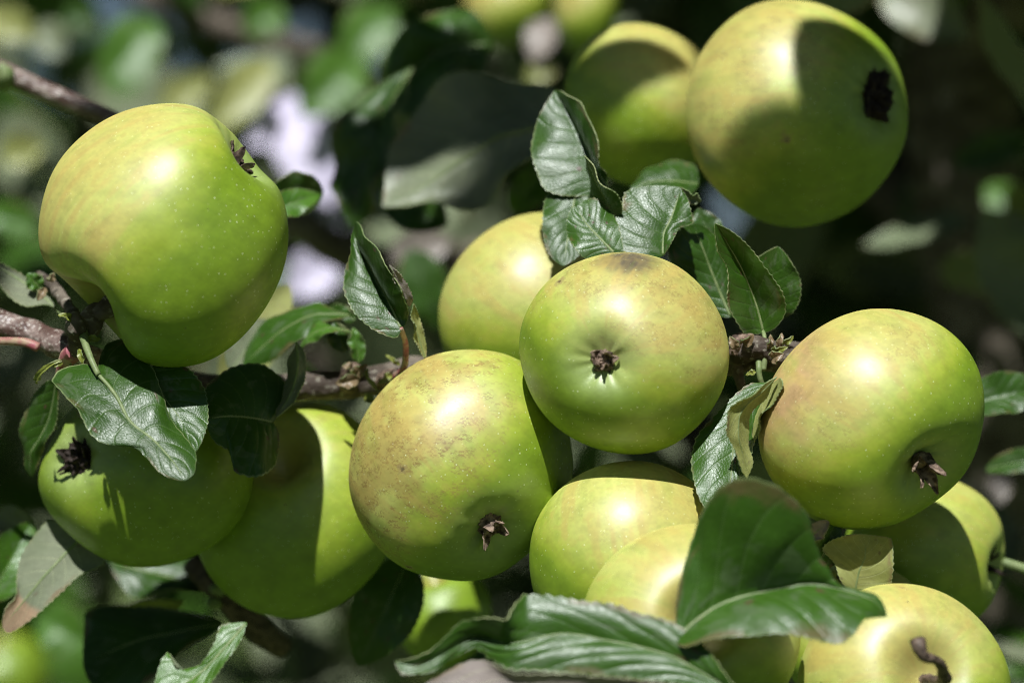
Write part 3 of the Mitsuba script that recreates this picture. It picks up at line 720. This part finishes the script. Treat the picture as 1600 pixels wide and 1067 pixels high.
# lower right: the big folded leaf in front
fleaf(B, [(1056, 1002, -9.5), (1087, 971, -9.3), (1138, 940, -9.1), (1205, 922, -8.9), (1266, 913, -8.9), (1325, 924, -9.1), (1366, 940, -9.3), (1386, 963, -9.3)],
      [(1057, 945, -9.1), (1077, 858, -9.1), (1102, 792, -9.7), (1133, 757, -10.3), (1165, 746, -10.5), (1200, 753, -10.5), (1236, 777, -10.1), (1261, 814, -9.5), (1269, 868, -8.9), (1276, 905, -8.8), (1330, 918, -8.9), (1370, 930, -9.1)],
      [(1070, 1008, -10.1), (1102, 1000, -10.3), (1154, 993, -10.5), (1215, 990, -10.7), (1275, 995, -10.8), (1312, 1000, -10.8), (1334, 990, -10.5), (1354, 967, -9.9)],
      label='big folded mid green leaf standing in front at lower right', pucker=0.0020, rib=0.0008, teeth=20, nh=12)
fleaf(B, [(1336, 928, -1.2), (1342, 895, -1.4), (1352, 865, -1.5), (1348, 834, -1.4)], [(1316, 908, -1.2), (1306, 882, -1.2), (1286, 858, -1.2), (1310, 840, -1.3)], [(1386, 922, -1.6), (1395, 880, -1.8), (1391, 841, -1.7), (1370, 836, -1.5)],
      cls=YELLOW, facing='under', label='small yellow-green leaf stub below the right apple', rib=0.0004)  # yellow tone stands in for light shining through the blade
pleaf(B, (1272, 890, -0.5), (1308, 809, -0.9), 52, 15, 25, 0.1)
pleaf(B, (1262, 842, -1.2), (1296, 812, -1.4), 26, 0, 25, 0.1, facing='under', cls=BACK)
# bottom centre
fleaf(B, [(1165, 1095), (1100, 1052), (1040, 1022), (960, 1003), (880, 990), (800, 1004), (745, 994, 0.3), (690, 1022), (650, 1038), (617, 1032)],
      [(1138, 1060, -0.35), (1092, 1003, -0.35), (1046, 972, -0.35), (990, 957, -0.35), (959, 946, -0.35), (907, 940, -0.35), (866, 933, -0.35), (822, 930, -0.35), (806, 946, -0.65), (790, 970, -1.05), (764, 967, -0.95), (723, 972, -0.45), (692, 1000, -0.35), (661, 1022, -0.35)],
      [(1110, 1085), (1061, 1067), (1025, 1062), (959, 1054), (866, 1044), (805, 1044, 0.1), (764, 1024, 0.4), (743, 1011, 0.3), (713, 1024, 0.2), (672, 1049), (632, 1054)], plane=(-9.0, 900, 990),
      label='long wavy glossy leaf along the bottom edge', pucker=0.0018, nu=160, nh=12, serr=0.001, teeth=34, rib=0.0005, wave=0.0008)
fleaf(B, [(640, 1085, -9.8), (760, 1075, -10.0), (900, 1085, -10.2), (1050, 1090, -10.4), (1130, 1110, -10.4)], [(672, 1064, -9.8), (743, 1030, -9.4), (805, 1050, -10.2), (959, 1060, -10.6), (1061, 1074, -10.5)], [(700, 1130, -9.4), (900, 1150, -9.4), (1060, 1140, -9.8)],
      facing='under', cls=BACK, rib=0, label='brownish grey leaf back at the bottom edge')
fleaf(B, [(1050, 1002, -7.8), (1080, 1030, -8.0), (1120, 1066, -8.2), (1150, 1100, -8.4)], [(1072, 1000, -7.6), (1110, 1022, -7.6), (1142, 1062, -7.8)], [(1040, 1030, -8.6), (1062, 1070, -9.0), (1100, 1100, -8.8)])
# lower left, a little behind
fleaf(B, [(135, 830, 5.2), (100, 868, 4.8), (60, 912, 4.4), (28, 950, 4.2), (4, 978, 4.2)], [(110, 815, 5.4), (77, 815, 5.4), (61, 829, 5.2), (49, 845, 5.0), (38, 860, 4.8), (29, 885, 4.6), (26, 909, 4.4), (24, 930, 4.2), (8, 952, 4.1)],
      [(164, 872, 4.8), (129, 894, 4.4), (92, 928, 4.2), (46, 968, 4.2), (12, 988, 4.2)], facing='under', cls=TIP, label='leaf back with a browned dry tip at lower left')
pleaf(B, (-20, 940, 8.0), (48, 815, 9.0), 78, 10, 20, 0.1, cls=FRESH)
pleaf(B, (-10, 800, 12.0), (62, 838, 12.0), 52, 0, 20, 0.1, facing='under')
fleaf(B, [(350, 975, 10.0), (290, 985, 9.0), (220, 1000, 8.6), (130, 1040, 8.4)], [(320, 962, 10.4), (276, 951, 10.2), (233, 945, 10.0), (184, 948, 9.8), (132, 962, 9.6)], [(325, 992, 9.0), (285, 1018, 8.0), (240, 1060, 7.4), (170, 1085, 7.4)])
fleaf(B, [(386, 972), (358, 1004), (318, 1046), (262, 1085), (225, 1120)], [(345, 978), (337, 1004), (308, 1040), (278, 1043), (263, 1020), (248, 1045), (238, 1085)], [(381, 988), (366, 1014), (345, 1040), (318, 1075), (270, 1110)], plane=(-6.0, 320, 1030), cls=FRESH)
fleaf(B, [(160, 866, 13.0), (215, 890, 12.6), (275, 905, 12.4), (340, 925, 12.0)], [(190, 850, 13.6), (250, 850, 13.4), (310, 870, 13.0)], [(180, 900, 12.4), (209, 932, 12.0), (243, 926, 11.8), (300, 925, 11.8)])
pleaf(B, (165, 960, 14.0), (290, 940, 14.0), 46, 20, 20, 0.1, cls=YELLOW)
pleaf(B, (640, 870, 9.0), (560, 1040, 9.0), 110, 0, 15, 0.1)
# right margin and behind the upper left apple
pleaf(B, (1500, 640, 8.0), (1640, 610, 8.5), 74, -25, 20, 0.12)
pleaf(B, (1540, 735, 12.0), (1660, 720, 12.0), 44, -25, 20, 0.12)
pleaf(B, (405, 345, 7.0), (500, 305, 8.0), 46, -20, 15, 0.1, cls=FRESH)
pleaf(B, (420, 300, 9.0), (505, 300, 10.0), 70, 10, 20, 0.1)
pleaf(B, (350, 610, 12.0), (452, 445, 13.0), 84, 0, 15, 0.1, cls=YELLOW, facing='under')
pleaf(B, (360, 580, 8.0), (420, 500, 9.0), 70, 0, 15, 0.1, facing='under')

# blurred twig at the left edge
K = key_for('twig')
labels[K] = {'label': 'thin pinkish bare twig slanting down from the left edge, out of focus', 'category': 'twig'}
scene[K + '__stem'] = mikit.ply(tube_mesh([P(-140, 60, 13), P(0, 112, 13), P(60, 138, 13), P(180, 190, 13), P(250, 225, 13.5), P(310, 270, 14.5)], [0.0045, 0.0043, 0.004, 0.0036, 0.0034, 0.003, 0.0026], n=60, sides=14, rough=0.08, seed=8,
                                           knots=[(0.2, 0.02, 0.5)]), 'twig_bark', smooth=True)
scene[K + '__bud'] = mikit.ply(tube_mesh([P(2, 130, 12.6), P(8, 118, 12.2), P(0, 100, 12.0)], [0.003, 0.0035, 0.001], n=14, sides=10, rough=0.2), 'rib', smooth=True)
K = key_for('twig')
labels[K] = {'label': 'dark reddish twig with two pale buds below the left apples', 'category': 'twig'}
scene[K + '__stem'] = mikit.ply(tube_mesh([P(300, 880, 12), P(345, 925, 11.5), P(400, 980, 12), P(440, 1010, 13)], [0.0040, 0.0045, 0.005, 0.004], n=50, sides=14, rough=0.12, seed=9), 'dark_dry', smooth=True)
for q in ((334, 919), (328, 940)):
    scene[key_for(K + '__bud')] = mikit.ply(tube_mesh([P(q[0] + 14, q[1] + 6, 11), P(q[0] + 4, q[1] + 2, 10.6), P(q[0] - 4, q[1], 10.4)], [0.0012, 0.0022, 0.0012], n=14, sides=10, rough=0.1), 'rib', smooth=True)
K = key_for('twig')
labels[K] = {'label': 'short pale stick poking in at the right edge', 'category': 'twig'}
scene[K + '__stem'] = mikit.ply(tube_mesh([P(1568, 878, 7), P(1600, 888, 7), P(1680, 915, 7)], [0.0017, 0.0019, 0.002], n=20, sides=10, rough=0.1), 'rib', smooth=True)

# ------------------------------------------------------------------ the tree behind: trunk, limbs, leaves, mass of foliage
T_ = 'apple_tree'
labels[T_] = {'label': 'shaded apple tree behind with dark trunk at the right and blurred sunlit leaves', 'category': 'tree'}
scene[T_ + '__trunk'] = mikit.ply(tube_mesh([P(1640, 9000, 70) * [1, 1, 0] + [0, 0, -0.05], P(1600, 2400, 68), P(1545, 1067, 62), P(1530, 500, 58), P(1500, 150, 58), P(1540, -300, 60), P(1650, -2400, 75)], [0.085, 0.065, 0.036, 0.026, 0.024, 0.026, 0.02], n=120, sides=36, rough=0.2, seed=12), 'bark', smooth=True)
for pts, rad in (([(1520, 420, 60), (1350, 250, 70), (1100, 60, 90), (800, -200, 120), (300, -700, 160)], [0.016, 0.014, 0.012, 0.010, 0.007]),
                 ([(1540, 900, 62), (1200, 720, 75), (900, 640, 90), (500, 560, 110), (100, 520, 130)], [0.016, 0.013, 0.011, 0.008, 0.006]),
                 ([(500, 78, 72), (440, 66, 74), (380, 52, 76), (320, 30, 78), (250, 0, 80), (60, -80, 90)], [0.004, 0.006, 0.0062, 0.0065, 0.0065, 0.007]),
                 ([(360, 300, 46), (450, 340, 46), (520, 385, 47), (620, 420, 50), (760, 400, 56)], [0.007, 0.008, 0.009, 0.009, 0.008]),
                 ([(1510, 60, 58), (1700, -300, 40), (1500, -900, 20), (1200, -1500, 0)], [0.018, 0.016, 0.013, 0.01])):
    scene[key_for(T_ + '__limb')] = mikit.ply(tube_mesh([P(*q) for q in pts], rad, n=60, sides=14, rough=0.15, seed=len(scene)), 'bark', smooth=True)

BRIGHT = []          # points behind that the canopy leaves open to the sun: (world point, radius)


def bg(base, tip, w, roll=0, fold=15, curl=0.1, facing='top', cls=GREEN, sun=True, label=None):
    lean = 0.49 * (base[1] - tip[1]) / 2 / 47 * (1 + base[2] / 150)      # leaves lean back, as towards the light
    base, tip = (*base[:2], base[2] - lean), (*tip[:2], tip[2] + lean)
    k = pleaf(T_, base, tip, w, roll, fold, curl, facing, cls, nu=30, nh=4, bsdf='leaf_far', rib=0, label=label)
    if sun:
        BRIGHT.append(((P(*base) + P(*tip)) / 2, 0.5 * np.linalg.norm(P(*base) - P(*tip))))
    return k


# large leaves in the middle distance
fl = dict(nu=64, nh=7, rib=0.0009, bsdf='leaf_far', wave=0.006, bulge=0.12, pucker=0.003)
fleaf(T_, [(645, 105, 18), (612, 165, 18), (594, 220, 17), (570, 280, 17), (548, 355, 17)], [(612, 122, 18), (569, 153, 18), (534, 198, 18), (512, 238, 18), (514, 280, 18), (530, 320, 17)], [(640, 150, 17), (621, 180, 16.5), (608, 225, 16), (602, 276, 16), (590, 320, 16.4)], **fl)
fleaf(T_, [(768, 70, 22), (710, 75, 22), (660, 105, 22), (612, 160, 22)], [(750, 30, 22), (726, 14, 22), (672, 24, 22), (618, 62, 22), (598, 110, 22)], [(754, 100, 21), (690, 144, 20.6), (640, 180, 21)], **fl)
fleaf(T_, [(878, 168, 14), (830, 202, 14), (783, 212, 14), (735, 242, 14), (671, 285, 14), (598, 324, 14)], [(872, 148, 15), (850, 131, 15.4), (811, 120, 16), (767, 117, 16), (722, 126, 16), (678, 150, 16), (640, 180, 15.6), (606, 240, 15)],
      [(840, 240, 13), (790, 285, 12.6), (703, 322, 13)], facing='under', cls=GREEN, label='large shaded leaf back with sunlit patches, out of focus', **fl)
pleaf(T_, (800, 330, 17), (870, 250, 17), 60, 0, 15, 0.1, cls=FRESH, nu=30, nh=4, rib=0, bsdf='leaf_far')
pleaf(T_, (700, 350, 20), (600, 300, 22), 80, 0, 15, 0.1, nu=30, nh=4, rib=0, bsdf='leaf_far')
# pale sunlit leaves far behind
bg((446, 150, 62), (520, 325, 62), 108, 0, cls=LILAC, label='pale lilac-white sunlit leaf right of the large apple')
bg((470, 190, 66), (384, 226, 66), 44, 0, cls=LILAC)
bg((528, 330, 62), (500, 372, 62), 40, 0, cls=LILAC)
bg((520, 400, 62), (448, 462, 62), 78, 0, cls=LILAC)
bg((862, 30, 48), (836, 100, 48), 58, 20, facing='under', cls=BACK)
bg((865, 95, 48), (820, 128, 48), 40, 0, facing='under', cls=YELLOW)
bg((1375, -30, 36), (1512, 62, 36), 96, 0, facing='under', label='pale green sunlit leaf back at the top right')
bg((610, 400, 42), (706, 372, 42), 62, 0, facing='under', cls=BACK)
bg((640, 390, 32), (690, 515, 34), 80, 0)
bg((420, 95, 60), (325, 215, 60), 74, 0, facing='under', cls=YELLOW)
bg((240, 30, 58), (160, 140, 58), 90, 0, cls=FRESH)
bg((60, 40, 60), (100, 90, 60), 60, 0, cls=FRESH, facing='under')
bg((560, 90, 60), (470, 180, 60), 100, 0, cls=FRESH)
bg((600, 10, 64), (540, 110, 64), 90, 0, cls=FRESH)
bg((440, 10, 64), (380, 50, 64), 70, 0, cls=FRESH)
bg((-20, 20, 60), (60, 60, 60), 60, 0, facing='under', cls=YELLOW)
bg((0, 240, 56), (70, 230, 56), 60, 0, facing='under', cls=YELLOW)
bg((60, 350, 48), (-30, 330, 48), 60, 0, cls=FRESH)
bg((490, 130, 64), (560, 100, 64), 70, 0)
bg((1490, 255, 40), (1610, 215, 40), 58, 0)
bg((1570, 330, 46), (1620, 300, 46), 60, 0, cls=YELLOW, sun=False)
bg((1560, 740, 30), (1560, 790, 30), 44, 0, facing='under', cls=BACK, sun=False)
bg((1470, 165, 48), (1488, 138, 48), 18, 0, facing='under', cls=BACK)
bg((1610, 350, 50), (1540, 290, 50), 66, 0, cls=FRESH)
bg((170, 150, 70), (235, 60, 70), 76, 0, cls=FRESH)
bg((520, 170, 70), (560, 90, 70), 84, 0)
bg((250, 170, 66), (330, 120, 66), 60, 0, cls=YELLOW, facing='under')
bg((100, 20, 70), (160, 40, 70), 60, 0)
bg((600, 60, 76), (660, 10, 76), 80, 0, cls=FRESH)
bg((700, 1060, 40), (780, 980, 40), 90, 0, sun=False)
bg((60, 960, 40), (150, 1010, 40), 80, 0, cls=FRESH)


# random leaves: the ones in view as parts, the rest as one mass
PROTO = []
for s in range(10):
    vfu, _ = wleaf([0, 0, 0], [1, 0, 0], 0.52 + 0.012 * s, roll=0, fold=10 + 4 * (s % 4), curl=-0.06 - 0.02 * (s % 3), sag=0, nu=7, nh=2, serr=0, pucker=0.0, seed=900 + s, th=0.006, view=[0, 0, 1], wave=0.02, cls=GREEN)
    v, f, uv = vfu
    uv = uv.copy()
    uv[:, 1] -= 4 * np.floor((uv[:, 1] + 2) / 4)
    PROTO.append((v, f, uv))


def random_leaf(c, size, r, up=0.6):
    a = unit(r.normal(size=3) * [1, 1, 0.7] + [0, -0.2, -0.35])
    n = unit(r.normal(size=3) + np.array([0, -0.5, 1.0]) * up)
    n = unit(n - a * np.dot(a, n))
    b = np.cross(n, a)
    v, f, uv = PROTO[r.integers(len(PROTO))]
    uv = uv.copy()
    u = r.random()
    cls = FRESH if u < 0.18 else YELLOW if u < 0.21 else GREEN
    uv[:, 1] += 4 * (cls * 16 + r.integers(16))
    return c + size * (v[:, :1] * a + v[:, 1:2] * b + v[:, 2:3] * n), f, uv


def project(p):
    f = (D + p[1]) / D
    return 800 + p[0] / (S * f), 533.5 - (p[2] - ZC) / (S * f)


def blocks(c, rad):
    """does a leaf here keep the sun from the fruit in front or from the bright leaves behind?"""
    for q, rr in SHADE_FREE:
        w = c - q
        t = np.dot(w, SUN)
        if t > 0 and np.linalg.norm(w - SUN * t) < rr + rad:
            return True
    return False


SHADE_FREE = [(c, r * 1.02) for c, r in APPLES if c[1] < 0.3] + BRIGHT + [(APPLES[k][0], 0.045) for k in (15, 16, 17)]
SHADE_FREE += [(P(x, y, d), 0.03) for x, y, d in ((190, 640, -1), (60, 650, 0), (590, 440, 0), (880, 240, 4), (1000, 340, 1), (1170, 430, 0), (1120, 690, 0), (1180, 860, -8), (900, 1000, -9), (700, 1030, -9), (1090, 1030, -8), (60, 900, 7), (480, 500, 3), (80, 500, 0), (1200, 550, 1), (570, 590, 3))]
r1 = np.random.default_rng(21)
near, mass = [], []
for _ in range(1500):        # leaves behind, in the picture
    d = r1.uniform(60, 140)
    px, py = r1.uniform(-250, 1850), r1.uniform(-250, 1317)
    dens = 1.0 if px < 900 else 0.75
    if r1.random() > dens:
        continue
    c = P(px, py, d)
    size = r1.uniform(0.05, 0.09)
    if blocks(c, size * 0.4):
        continue
    m = random_leaf(c, size, r1)
    x, y = project(c)
    if y > 860 and x < 1000 and d < 105 and r1.random() < 0.6:
        continue
    if len(near) < 230 and d < 105 and ((0 < x < 720 and 0 < y < 420 and r1.random() < 0.75) or (y > 900 and x < 900 and r1.random() < 0.08)):
        SHADE_FREE.append((c, size * 0.4))
    (near if len(near) < 230 and -20 < x < 1620 and -20 < y < 1087 and d < 105 else mass).append(m)
for _ in range(5200):        # deeper foliage
    c = np.array([r1.uniform(-2.6, 2.6), r1.uniform(0.9, 2.6), r1.uniform(0.5, 3.2)])
    size = r1.uniform(0.06, 0.10)
    if blocks(c, size * 0.4):
        continue
    mass.append(random_leaf(c, size, r1))
for _ in range(9500):        # the crown overhead
    c = np.array([r1.uniform(-1.5, 1.7), r1.uniform(-0.6, 2.2), r1.uniform(ZC + 0.35, ZC + 2.0)])
    if c[1] < 0.16 + 0.0 * c[2] and np.linalg.norm(c[:1]) < 0.5 and c[2] < ZC + 0.3:
        continue
    size = r1.uniform(0.06, 0.10)
    if c[0] < -0.1 and r1.random() < 0.15:
        continue
    if blocks(c, size * 0.4):
        continue
    mass.append(random_leaf(c, size, r1, 0.9))
for _ in range(9500):        # unseen leaves added above the frame to darken the trunk side
    c = np.array([r1.uniform(-0.02, 1.3), r1.uniform(0.10, 1.6), r1.uniform(ZC + 0.17, ZC + 1.0)])
    size = r1.uniform(0.06, 0.10)
    x, y = project(c)
    if y > -60 or blocks(c, size * 0.4):
        continue
    mass.append(random_leaf(c, size, r1, 0.9))
for _ in range(5000):        # the next row of trees
    c = np.array([r1.uniform(-7, 7), r1.uniform(4.5, 6.5), r1.uniform(0.0, 4.2)])
    mass.append(random_leaf(c, r1.uniform(0.22, 0.38), r1))
r2 = np.random.default_rng(5)
for _ in range(70):          # shaded leaves round the trunk
    c = P(r2.uniform(1080, 1640), r2.uniform(-30, 1100), r2.uniform(26, 56))
    x, y = project(c)
    if not blocks(c, 0.03) and not (1100 < x < 1470 and y < 540):
        near.append(random_leaf(c, r2.uniform(0.05, 0.08), r2))
for v, f, uv in near:
    scene[key_for(T_ + '__leaf')] = as_shape((v, f, uv), 'leaf_far')


def joined(items):
    off = np.cumsum([0] + [len(v) for v, _, _ in items[:-1]])
    return np.vstack([v for v, _, _ in items]), np.vstack([f + o for (_, f, _), o in zip(items, off)]), np.vstack([u for _, _, u in items])


scene[T_ + '__foliage'] = as_shape(joined(mass), 'leaf_far')
labels[T_ + '__foliage'] = {'kind': 'stuff'}

# unseen leaves added above the frame to shade upper right apples and background leaves


def shade_leaf(p0, p1, d, t, width_px):
    """an unseen leaf added further up towards the sun, above the frame: its shadow runs from p0 to p1"""
    f = (D + d * 0.01) / D
    vfu, pos = wleaf(P(*p0, d) + SUN * t, P(*p1, d) + SUN * (t + 0.006), width_px * S * f, view=SUN, nu=24, nh=4, fold=12)
    scene[key_for(B + '__leaf')] = as_shape(vfu, 'leaf_skin')


shade_leaf((1248, -20), (1475, 345), 6, 0.62, 250)
shade_leaf((1060, 310), (1340, 280), 6, 0.7, 130)
shade_leaf((845, 140), (1080, 66), 11, 0.5, 104)
shade_leaf((660, 130), (960, 190), 15, 1.25, 200)
shade_leaf((670, 350), (940, 235), 13, 1.3, 150)
shade_leaf((560, 262), (720, 225), 15, 0.8, 46)
shade_leaf((560, 350), (640, 100), 17, 0.40, 110)
shade_leaf((590, 130), (780, 60), 21, 0.45, 150)

# ------------------------------------------------------------------ ground
g = trimesh.creation.box([300, 300, 0.2])
g.apply_translation([0, 100, -0.1])
scene['ground'] = mikit.ply(g, 'soil')
labels['ground'] = {'kind': 'structure'}
